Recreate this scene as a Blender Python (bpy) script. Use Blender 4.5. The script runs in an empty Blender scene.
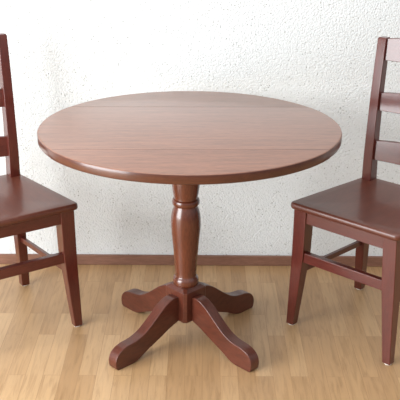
import bpy, bmesh, math, random
from mathutils import Vector, Matrix
R = math.radians
random.seed(4)
scn = bpy.context.scene
C = scn.collection

# ---------------------------------------------------------------- materials
def new_mat(name):
    m = bpy.data.materials.new(name); m.use_nodes = True
    nt = m.node_tree; nt.nodes.clear()
    out = nt.nodes.new('ShaderNodeOutputMaterial'); b = nt.nodes.new('ShaderNodeBsdfPrincipled')
    nt.links.new(b.outputs[0], out.inputs[0])
    return m, nt, b
def nd(nt, t, **kw):
    n = nt.nodes.new(t)
    for k, v in kw.items(): setattr(n, k, v)
    return n
def ramp(nt, stops):
    n = nt.nodes.new('ShaderNodeValToRGB'); e = n.color_ramp.elements
    while len(e) < len(stops): e.new(0.5)
    for i, (p, c) in enumerate(stops):
        e[i].position = p; e[i].color = (*c, 1)
    return n

def wood(name, dark, light, scale=(1, 1, 1), rough=0.3, coat=0.3, spec=0.5, fine=0.5):
    m, nt, b = new_mat(name); L = nt.links
    tc = nd(nt, 'ShaderNodeTexCoord'); mp = nd(nt, 'ShaderNodeMapping'); mp.inputs['Scale'].default_value = scale
    L.new(tc.outputs['Object'], mp.inputs[0])
    n1 = nd(nt, 'ShaderNodeTexNoise'); n1.inputs['Scale'].default_value = 6; n1.inputs['Detail'].default_value = 6; n1.inputs['Roughness'].default_value = .6
    n2 = nd(nt, 'ShaderNodeTexNoise'); n2.inputs['Scale'].default_value = 40; n2.inputs['Detail'].default_value = 4
    L.new(mp.outputs[0], n1.inputs['Vector']); L.new(mp.outputs[0], n2.inputs['Vector'])
    mx = nd(nt, 'ShaderNodeMix'); mx.data_type = 'FLOAT'; mx.inputs[0].default_value = fine
    L.new(n1.outputs['Fac'], mx.inputs[2]); L.new(n2.outputs['Fac'], mx.inputs[3])
    r = ramp(nt, [(.33, dark), (.67, light)])
    L.new(mx.outputs[0], r.inputs[0]); L.new(r.outputs[0], b.inputs['Base Color'])
    b.inputs['Roughness'].default_value = rough
    b.inputs['Specular IOR Level'].default_value = spec
    b.inputs['Coat Weight'].default_value = coat; b.inputs['Coat Roughness'].default_value = .13
    bp = nd(nt, 'ShaderNodeBump'); bp.inputs['Strength'].default_value = .05; bp.inputs['Distance'].default_value = .0004
    L.new(mx.outputs[0], bp.inputs['Height']); L.new(bp.outputs[0], b.inputs['Normal'])
    return m

M = {}
M['top']    = wood('tabletop_cherry', (.140, .056, .032), (.300, .126, .074), (1, 11, 11), rough=.32, coat=.5, spec=.6)
M['rim']    = wood('table_edge_dark', (.060, .016, .008), (.105, .030, .014), (1, 7, 7), rough=.30, coat=.4)
M['table']  = wood('pedestal_cherry', (.075, .016, .007), (.140, .034, .014), (6, 6, 1), rough=.26, coat=.5)
M['foot']   = wood('foot_cherry', (.064, .016, .009), (.120, .030, .016), (1, 6, 3), rough=.34, coat=.4, spec=.35)
M['chair']  = wood('chair_mahogany', (.070, .010, .006), (.112, .019, .011), (6, 6, 1), rough=.36, coat=.8, spec=.3)
M['slat']   = wood('chair_mahogany_crosswise', (.070, .010, .006), (.112, .019, .011), (1, 6, 6), rough=.36, coat=.8, spec=.3)
M['seat']   = wood('chair_seat_mahogany', (.080, .020, .011), (.130, .034, .018), (6, 1, 6), rough=.40, coat=.35)
M['base']   = wood('baseboard_brown', (.165, .075, .047), (.270, .135, .090), (1, 8, 8), rough=.5, coat=0)
m, nt, b = new_mat('pale_nylon'); b.inputs['Base Color'].default_value = (.75, .70, .64, 1); b.inputs['Roughness'].default_value = .4; M['glide'] = m

# floor: strip parquet, pieces running away from the camera
m, nt, b = new_mat('oak_parquet'); L = nt.links
tc = nd(nt, 'ShaderNodeTexCoord'); mp = nd(nt, 'ShaderNodeMapping')
mp.inputs['Rotation'].default_value = (0, 0, R(90)); L.new(tc.outputs['Object'], mp.inputs[0])
br = nd(nt, 'ShaderNodeTexBrick'); br.offset = .37; br.offset_frequency = 2; br.squash = 1
br.inputs['Color1'].default_value = (0, 0, 0, 1); br.inputs['Color2'].default_value = (1, 1, 1, 1); br.inputs['Mortar'].default_value = (.5, .5, .5, 1)
br.inputs['Scale'].default_value = 1; br.inputs['Mortar Size'].default_value = .0006; br.inputs['Brick Width'].default_value = .42; br.inputs['Row Height'].default_value = .057
L.new(mp.outputs[0], br.inputs['Vector'])
plank = ramp(nt, [(0, (.39, .232, .110)), (.5, (.44, .268, .130)), (1, (.52, .335, .175))])
L.new(br.outputs['Color'], plank.inputs[0])
mg = nd(nt, 'ShaderNodeMapping'); mg.inputs['Scale'].default_value = (30, 2.2, 1); L.new(tc.outputs['Object'], mg.inputs[0])
off = nd(nt, 'ShaderNodeVectorMath', operation='MULTIPLY_ADD'); off.inputs[1].default_value = (9, 17, 5)
L.new(br.outputs['Color'], off.inputs[0]); L.new(mg.outputs[0], off.inputs[2])
gn = nd(nt, 'ShaderNodeTexNoise'); gn.inputs['Scale'].default_value = 3.0; gn.inputs['Detail'].default_value = 7; gn.inputs['Roughness'].default_value = .65; gn.inputs['Distortion'].default_value = .7
L.new(off.outputs[0], gn.inputs['Vector'])
gr = ramp(nt, [(.3, (.72, .67, .60)), (.5, (1, 1, 1)), (.72, (1.12, 1.10, 1.07))]); L.new(gn.outputs['Fac'], gr.inputs[0])
mul = nd(nt, 'ShaderNodeMix'); mul.data_type = 'RGBA'; mul.blend_type = 'MULTIPLY'; mul.inputs[0].default_value = .85
L.new(plank.outputs[0], mul.inputs[6]); L.new(gr.outputs[0], mul.inputs[7])
seam = nd(nt, 'ShaderNodeMix'); seam.data_type = 'RGBA'; seam.blend_type = 'MULTIPLY'; seam.inputs[7].default_value = (.72, .66, .6, 1)
L.new(br.outputs['Fac'], seam.inputs[0]); L.new(mul.outputs[2], seam.inputs[6]); L.new(seam.outputs[2], b.inputs['Base Color'])
b.inputs['Roughness'].default_value = .42; b.inputs['Coat Weight'].default_value = .15; b.inputs['Coat Roughness'].default_value = .3
M['floor'] = m

# wall: rough white plaster with small dark specks
m, nt, b = new_mat('white_roughcast_plaster'); L = nt.links
tc = nd(nt, 'ShaderNodeTexCoord')
v = nd(nt, 'ShaderNodeTexVoronoi'); v.inputs['Scale'].default_value = 85; L.new(tc.outputs['Object'], v.inputs['Vector'])
sp = ramp(nt, [(.09, (.42, .41, .39)), (.20, (.84, .84, .82)), (.30, (1, 1, 1))]); L.new(v.outputs['Distance'], sp.inputs[0])
gate = nd(nt, 'ShaderNodeTexNoise'); gate.inputs['Scale'].default_value = 47; L.new(tc.outputs['Object'], gate.inputs['Vector'])
gt = ramp(nt, [(.47, (0, 0, 0)), (.58, (1, 1, 1))]); L.new(gate.outputs['Fac'], gt.inputs[0])
mx = nd(nt, 'ShaderNodeMix'); mx.data_type = 'RGBA'; mx.blend_type = 'MULTIPLY'
mx.inputs[6].default_value = (.745, .765, .76, 1); L.new(gt.outputs[0], mx.inputs[0]); L.new(sp.outputs[0], mx.inputs[7])
L.new(mx.outputs[2], b.inputs['Base Color'])
n = nd(nt, 'ShaderNodeTexNoise'); n.inputs['Scale'].default_value = 210; n.inputs['Detail'].default_value = 4; n.inputs['Roughness'].default_value = .55
L.new(tc.outputs['Object'], n.inputs['Vector'])
v2 = nd(nt, 'ShaderNodeTexVoronoi'); v2.feature = 'SMOOTH_F1'; v2.inputs['Scale'].default_value = 150; v2.inputs['Smoothness'].default_value = .35; L.new(tc.outputs['Object'], v2.inputs['Vector'])
ad = nd(nt, 'ShaderNodeMath', operation='SUBTRACT'); L.new(n.outputs['Fac'], ad.inputs[0]); L.new(v2.outputs['Distance'], ad.inputs[1])
bp = nd(nt, 'ShaderNodeBump'); bp.inputs['Strength'].default_value = 1; bp.inputs['Distance'].default_value = .0023
L.new(ad.outputs[0], bp.inputs['Height']); L.new(bp.outputs[0], b.inputs['Normal'])
b.inputs['Roughness'].default_value = .9; b.inputs['Specular IOR Level'].default_value = .2
M['wall'] = m

# ---------------------------------------------------------------- helpers
def link(name, bm, mat, parent=None, smooth=True, bevel=0, seg=2, angle=35):
    bmesh.ops.recalc_face_normals(bm, faces=bm.faces)
    me = bpy.data.meshes.new(name); bm.to_mesh(me); bm.free()
    me.materials.append(mat)
    for p in me.polygons: p.use_smooth = smooth
    o = bpy.data.objects.new(name, me); C.objects.link(o)
    if parent: o.parent = parent
    if bevel:
        bv = o.modifiers.new('bevel', 'BEVEL'); bv.width = bevel; bv.segments = seg; bv.limit_method = 'ANGLE'; bv.angle_limit = R(30)
        bv.harden_normals = True
    if smooth and not bevel:
        for e in me.edges: pass
        me.set_sharp_from_angle(angle=R(angle))
    return o
def loft(bm, sections, cap=True):
    rings = [[bm.verts.new(p) for p in s] for s in sections]
    n = len(rings[0])
    for a, c in zip(rings, rings[1:]):
        for i in range(n): bm.faces.new((a[i], a[(i+1) % n], c[(i+1) % n], c[i]))
    if cap: bm.faces.new(rings[0][::-1]); bm.faces.new(rings[-1])
def box(bm, x0, x1, y0, y1, z0, z1):
    loft(bm, [[(x0, y0, z), (x1, y0, z), (x1, y1, z), (x0, y1, z)] for z in (z0, z1)])
def rect(x0, x1, y0, y1, z): return [(x0, y0, z), (x1, y0, z), (x1, y1, z), (x0, y1, z)]
def lathe(bm, prof, n=56):
    loft(bm, [[(r*math.cos(2*math.pi*i/n), r*math.sin(2*math.pi*i/n), z) for i in range(n)] for z, r in prof])
def spline(pts, sub=6):
    out = []
    n = len(pts)
    for i in range(n-1):
        p0 = pts[max(i-1, 0)]; p1 = pts[i]; p2 = pts[i+1]; p3 = pts[min(i+2, n-1)]
        for k in range(sub):
            t = k/sub
            out.append(tuple(.5*((2*b)+(-a+c)*t+(2*a-5*b+4*c-d)*t*t+(-a+3*b-3*c+d)*t**3) for a, b, c, d in zip(p0, p1, p2, p3)))
    out.append(pts[-1]); return out
def empty(name, loc, rz, label, cat, group=None):
    o = bpy.data.objects.new(name, None); C.objects.link(o); o.empty_display_size = .1
    o.location = loc; o.rotation_euler = (0, 0, rz); o['label'] = label; o['category'] = cat
    if group: o['group'] = group
    return o

# ---------------------------------------------------------------- setting
WALL_Y = .5855
bm = bmesh.new(); box(bm, -2.6, 2.6, -3.6, WALL_Y+.1, -.05, 0)
o = link('floor', bm, M['floor'], smooth=False); o['kind'] = 'structure'
bm = bmesh.new(); box(bm, -2.6, 2.6, WALL_Y, WALL_Y+.1, 0, 2.6)
o = link('wall_back', bm, M['wall'], smooth=False); o['kind'] = 'structure'
bm = bmesh.new(); box(bm, -2.6, 2.6, WALL_Y-.012, WALL_Y, 0, .043)
o = link('baseboard_back', bm, M['base'], smooth=False, bevel=.003); o['kind'] = 'structure'

# ---------------------------------------------------------------- table
TX, TY, TR, TZ, TH = .013, .020, .4855, .751, .031
table = empty('pedestal_table', (-.001, 0, 0), .019, 'round reddish-brown wooden drop-leaf table on a turned pedestal with four curved feet', 'table')
SY = .957
def section(ya, yb, dz=0, ga=.0003, gb=.0003, grow=0):
    """a slice of the round top between y=ya and y=yb (None = the round rim), rim rounded over"""
    prof = [(.0045, 0), (.0022, .0007), (.0007, .0022), (0, .0045), (0, TH-.005), (.0015, TH-.002), (.0045, TH)]
    sec = []
    N = 48
    for ins, d in prof:
        r = TR+grow-ins; e = (.0008 if d < .0009 else 0)
        z = TZ-d-dz
        lo = -r if ya is None else (ya+ga+e*ga/.0006)/SY; hi = r if yb is None else (yb-gb-e*gb/.0006)/SY
        a0 = math.asin(max(-1, lo/r)); a1 = math.asin(min(1, hi/r))
        ring = [(r*math.cos(a0+(a1-a0)*i/N), SY*r*math.sin(a0+(a1-a0)*i/N)) for i in range(N+1)]
        left = [(-x, y) for x, y in ring[::-1]]
        if yb is None: left = left[1:]
        if ya is None: left = left[:-1]
        sec.append([(x+TX, y+TY, z) for x, y in ring+left])
    bm = bmesh.new(); loft(bm, sec); return bm
SF, SB = -.240, .238
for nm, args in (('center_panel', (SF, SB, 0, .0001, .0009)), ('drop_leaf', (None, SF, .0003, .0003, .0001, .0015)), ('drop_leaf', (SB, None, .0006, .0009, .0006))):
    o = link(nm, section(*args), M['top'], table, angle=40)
    o.data.materials.append(M['rim'])                    # edge and underside are darker than the top face
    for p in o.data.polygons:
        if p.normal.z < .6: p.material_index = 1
# rails and cleat under the top
for x in (-.16, .16):
    bm = bmesh.new(); box(bm, x-.02, x+.02, -.20, .25, .692, TZ-TH-.0001); link('support_rail', bm, M['foot'], table, bevel=.003)
bm = bmesh.new(); box(bm, -.14, .14, -.05, .05, .702, TZ-TH-.0001); link('mounting_cleat', bm, M['foot'], table, bevel=.003)
# turned column
prof = [(.196, .030), (.199, .037), (.204, .0405), (.213, .0418), (.222, .0412), (.229, .0385), (.232, .035), (.236, .0338), (.250, .0345), (.28, .0368),
        (.31, .0385), (.335, .0402), (.361, .0425), (.385, .0450), (.41, .0470), (.43, .0475), (.447, .0468), (.462, .0445), (.475, .0410), (.483, .0378), (.487, .0366),
        (.489, .0366), (.490, .040), (.494, .0428), (.501, .0438), (.508, .0428), (.512, .040), (.513, .0375), (.516, .0372), (.524, .0385), (.54, .0415), (.558, .0435), (.59, .0445), (.64, .043), (.702, .043)]
bm = bmesh.new(); lathe(bm, [(z, rr*1.05) for z, rr in prof], 64); link('turned_column', bm, M['table'], table, angle=50)
# hub block the feet meet at
FY = -.0136-.019
hub_s = .052
bm = bmesh.new()
rings = []
for z, s in ((.078, hub_s-.007), (.085, hub_s), (.193, hub_s), (.203, hub_s-.012)):
    c = .009; pts = [(s-c, -s), (s, -s+c), (s, s-c), (s-c, s), (-s+c, s), (-s, s-c), (-s, -s+c), (-s+c, -s)]
    a = R(45)+FY
    rings.append([(x*math.cos(a)-y*math.sin(a), x*math.sin(a)+y*math.cos(a), z) for x, y in pts])
loft(bm, rings); link('hub_block', bm, M['foot'], table, smooth=False, bevel=.0015)
# four curved feet
topc = spline([(.044, .168), (.062, .174), (.085, .171), (.106, .161), (.126, .148), (.167, .116), (.200, .093), (.228, .081), (.252, .076), (.280, .073), (.306, .064), (.322, .048), (.328, .028), (.325, .006)], 5)
botc = spline([(.318, 0), (.290, 0), (.258, 0), (.236, .004), (.214, .014), (.188, .027), (.155, .041), (.125, .054), (.095, .068), (.07, .077), (.044, .085)], 4)
outl = topc+botc
for k, a in enumerate((45, 135, 225, 315)):
    bm = bmesh.new(); t = .0195
    loft(bm, [[(x, s*t, z) for x, z in outl] for s in (-1, 1)])
    o = link('foot', bm, M['foot'], table, bevel=.0035, seg=3)
    o.rotation_euler = (0, 0, R(a)+FY)

# ---------------------------------------------------------------- chair (local +y is the way it faces, y=0 at the front of the front feet)
def make_chair(label):
    t = empty('dining_chair', (0, 0, 0), 0, label, 'chair', 'ladder-back chairs beside the table')
    # seat: slightly wider in front, rounded corners, scooped a little
    bm = bmesh.new(); corners = [(-.217, .021, .020), (.217, .021, .020), (.174, -.394, .014), (-.174, -.394, .014)]
    def outline(ins):
        pts = []
        n = 4
        for i, (x, y, r) in enumerate(corners):
            p = Vector((x, y)); a = (Vector(corners[i-1][:2])-p).normalized(); c = (Vector(corners[(i+1) % n][:2])-p).normalized()
            ang = a.angle(c); d = r/math.tan(ang/2); cen = p+(a+c).normalized()*(r/math.sin(ang/2))
            s = p+a*d-cen; e = p+c*d-cen
            for k in range(9):
                q = k/8; w = (s.lerp(e, q)).normalized()*(r-ins)
                pts.append(cen+w)
        return pts
    TOP = .471
    secs = []
    for ins, z in ((.010, TOP-.024), (.003, TOP-.022), (0, TOP-.017), (0, TOP-.009), (.0015, TOP-.004), (.005, TOP-.001), (.009, TOP)):
        secs.append([(p.x, p.y, z) for p in outline(ins)])
    base = outline(.0)
    cen = Vector((0, -.19))
    for f, dz in ((.80, .0012), (.6, .0035), (.35, .005), (.08, .0055)):
        secs.append([(cen.x+(p.x-cen.x)*f, cen.y+(p.y-cen.y)*f, TOP-dz) for p in base])
    loft(bm, secs); link('seat', bm, M['seat'], t, angle=50)
    SU = TOP-.024
    # front legs, tapering on the inside
    for s in (-1, 1):
        bm = bmesh.new()
        def q(xo, xi, yf, yb, z):
            x0, x1 = sorted((s*xo, s*xi)); return rect(x0, x1, yb, yf, z)
        loft(bm, [q(.2140, .184, .007, -.021, .004), q(.2045, .156, .005, -.040, .28), q(.2, .150, .0085, -.042, SU)])
        lg = link('leg', bm, M['chair'], t, bevel=.0025)
        bm = bmesh.new(); bmesh.ops.create_cone(bm, cap_ends=True, segments=20, radius1=.0125, radius2=.0125, depth=.005, matrix=Matrix.Translation((s*.199, -.0075, .0026)))
        link('foot_glide', bm, M['glide'], lg)
        lg.children[0]['label'] = 'pale foot glide' if lg.children else ''
    # rear legs running up into the raked back posts
    for s in (-1, 1):
        bm = bmesh.new()
        ctrl = [(.004, .195, .164, -.396, -.4265), (.15, .186, .151, -.374, -.411), (.30, .176, .139, -.357, -.399), (.40, .170, .132, -.350, -.393), (.47, .1662, .1285, -.348, -.391),
                (.56, .1665, .130, -.350, -.390), (.66, .167, .132, -.358, -.394), (.76, .168, .1335, -.367, -.401), (.87, .1695, .135, -.380, -.412), (.972, .171, .137, -.394, -.425), (.9785, .1685, .139, -.397, -.423)]
        secs = []
        for z, xo, xi, yf, yb in ctrl:
            x0, x1 = sorted((s*xo, s*xi)); secs.append(rect(x0, x1, yb, yf, z))
        loft(bm, secs)
        lg = link('back_post', bm, M['chair'], t, bevel=.0022)
        bm = bmesh.new(); bmesh.ops.create_cone(bm, cap_ends=True, segments=20, radius1=.0125, radius2=.0125, depth=.005, matrix=Matrix.Translation((s*.18, -.4113, .0026)))
        g = link('foot_glide', bm, M['glide'], lg); g['label'] = 'pale foot glide'
    # aprons under the seat
    bm = bmesh.new(); box(bm, -.153, .153, -.020, .003, .402, SU); link('apron', bm, M['slat'], t, bevel=.0015)
    bm = bmesh.new(); box(bm, -.132, .132, -.386, -.368, .402, SU); link('apron', bm, M['slat'], t, bevel=.0015)
    for s in (-1, 1):
        bm = bmesh.new()
        loft(bm, [[(s*.190, -.038, z), (s*.170, -.038, z), (s*.144, -.352, z), (s*.164, -.352, z)] for z in (.402, SU)])
        link('apron', bm, M['slat'], t, bevel=.0015)
    # stretchers
    bm = bmesh.new(); box(bm, -.160, .160, -.022, -.001, .255, .291); link('stretcher', bm, M['slat'], t, bevel=.002)
    for s in (-1, 1):
        bm = bmesh.new()
        loft(bm, [[(s*.191, -.034, z), (s*.177, -.034, z), (s*.158, -.370, z), (s*.172, -.370, z)] for z in (SIDE_Z, SIDE_Z+.020)])
        link('stretcher', bm, M['chair'], t, bevel=.002)
    # bowed ladder slats
    for z0, z1, yc in ((.901, .976, -.400), (.725, .788, -.382), (.546, .616, -.367)):
        bm = bmesh.new(); secs = []
        for i in range(17):
            u = -1+i/8; x = u*.139; bow = .014*(1-u*u); th = .0075
            y = yc-.003-bow; zt = z1-z0+.009*(1-u*u); lean = .12 if z0 > .8 else .09
            secs.append([(x, y-th, z0), (x, y+th, z0), (x, y+th-lean*zt, z0+zt), (x, y-th-lean*zt, z0+zt)])
        loft(bm, secs); link('back_slat', bm, M['slat'], t, bevel=.002)
    return t
SIDE_Z = .201
def copy_tree(o, parent=None):
    c = o.copy(); C.objects.link(c); c.parent = parent
    for ch in list(o.children): copy_tree(ch, c)
    return c
chair = make_chair('reddish-brown wooden ladder-back chair left of the table, seat cut off by the left edge')
other = copy_tree(chair)
other['label'] = 'reddish-brown wooden ladder-back chair right of the table, both front legs in view'
chair.location = (-.5475, -.0530, 0); chair.rotation_euler = (0, 0, -2.5405)
other.location = (.5182, -.0508, 0); other.rotation_euler = (0, 0, 2.4012)

# ---------------------------------------------------------------- light
def area(name, loc, target, sx, sy, power, col):
    d = bpy.data.lights.new(name, 'AREA'); d.shape = 'RECTANGLE'; d.size = sx; d.size_y = sy; d.energy = power; d.color = col
    o = bpy.data.objects.new(name, d); C.objects.link(o); o.location = loc
    o.rotation_euler = (Vector(target)-Vector(loc)).to_track_quat('-Z', 'Y').to_euler()
    return o
area('window_daylight', (-2.4, -1.6, 1.07), (0.4, 0, .8), 1.8, 1.9, 150, (.95, .98, 1))
area('ceiling_light', (-.3, -1.0, 2.55), (0, .3, .7), 1.6, 1.2, 12, (1, .98, .95))
w = bpy.data.worlds.new('room_ambience'); scn.world = w; w.use_nodes = True
nt = w.node_tree; bg = nt.nodes['Background']; bg.inputs[0].default_value = (.96, .98, 1, 1)
tc = nt.nodes.new('ShaderNodeTexCoord'); sx = nt.nodes.new('ShaderNodeSeparateXYZ'); nt.links.new(tc.outputs['Generated'], sx.inputs[0])
m1 = nt.nodes.new('ShaderNodeMapRange'); m1.inputs['From Min'].default_value = -.1; m1.inputs['From Max'].default_value = .9; m1.inputs['To Min'].default_value = .30; m1.inputs['To Max'].default_value = 1.5
nt.links.new(sx.outputs['Z'], m1.inputs['Value'])
m2 = nt.nodes.new('ShaderNodeMapRange'); m2.inputs['From Min'].default_value = -1; m2.inputs['From Max'].default_value = 1; m2.inputs['To Min'].default_value = 1.25; m2.inputs['To Max'].default_value = .75
nt.links.new(sx.outputs['X'], m2.inputs['Value'])
mm = nt.nodes.new('ShaderNodeMath'); mm.operation = 'MULTIPLY'
nt.links.new(m1.outputs[0], mm.inputs[0]); nt.links.new(m2.outputs[0], mm.inputs[1]); nt.links.new(mm.outputs[0], bg.inputs[1])

# ---------------------------------------------------------------- camera
cam = bpy.data.cameras.new('camera'); co = bpy.data.objects.new('camera', cam); C.objects.link(co)
cam.sensor_width = 36; cam.lens = 927.3/400*36
co.matrix_world = Matrix.Translation((.0455, -2.8489, 1.5989)) @ Matrix.Rotation(math.pi/2-.3665, 4, 'X') @ Matrix.Rotation(.0065, 4, 'Z')
scn.camera = co
vs = scn.view_settings; vs.view_transform = 'Standard'; vs.look = 'None'; vs.gamma = 1; vs.use_curve_mapping = False; vs.exposure = .03
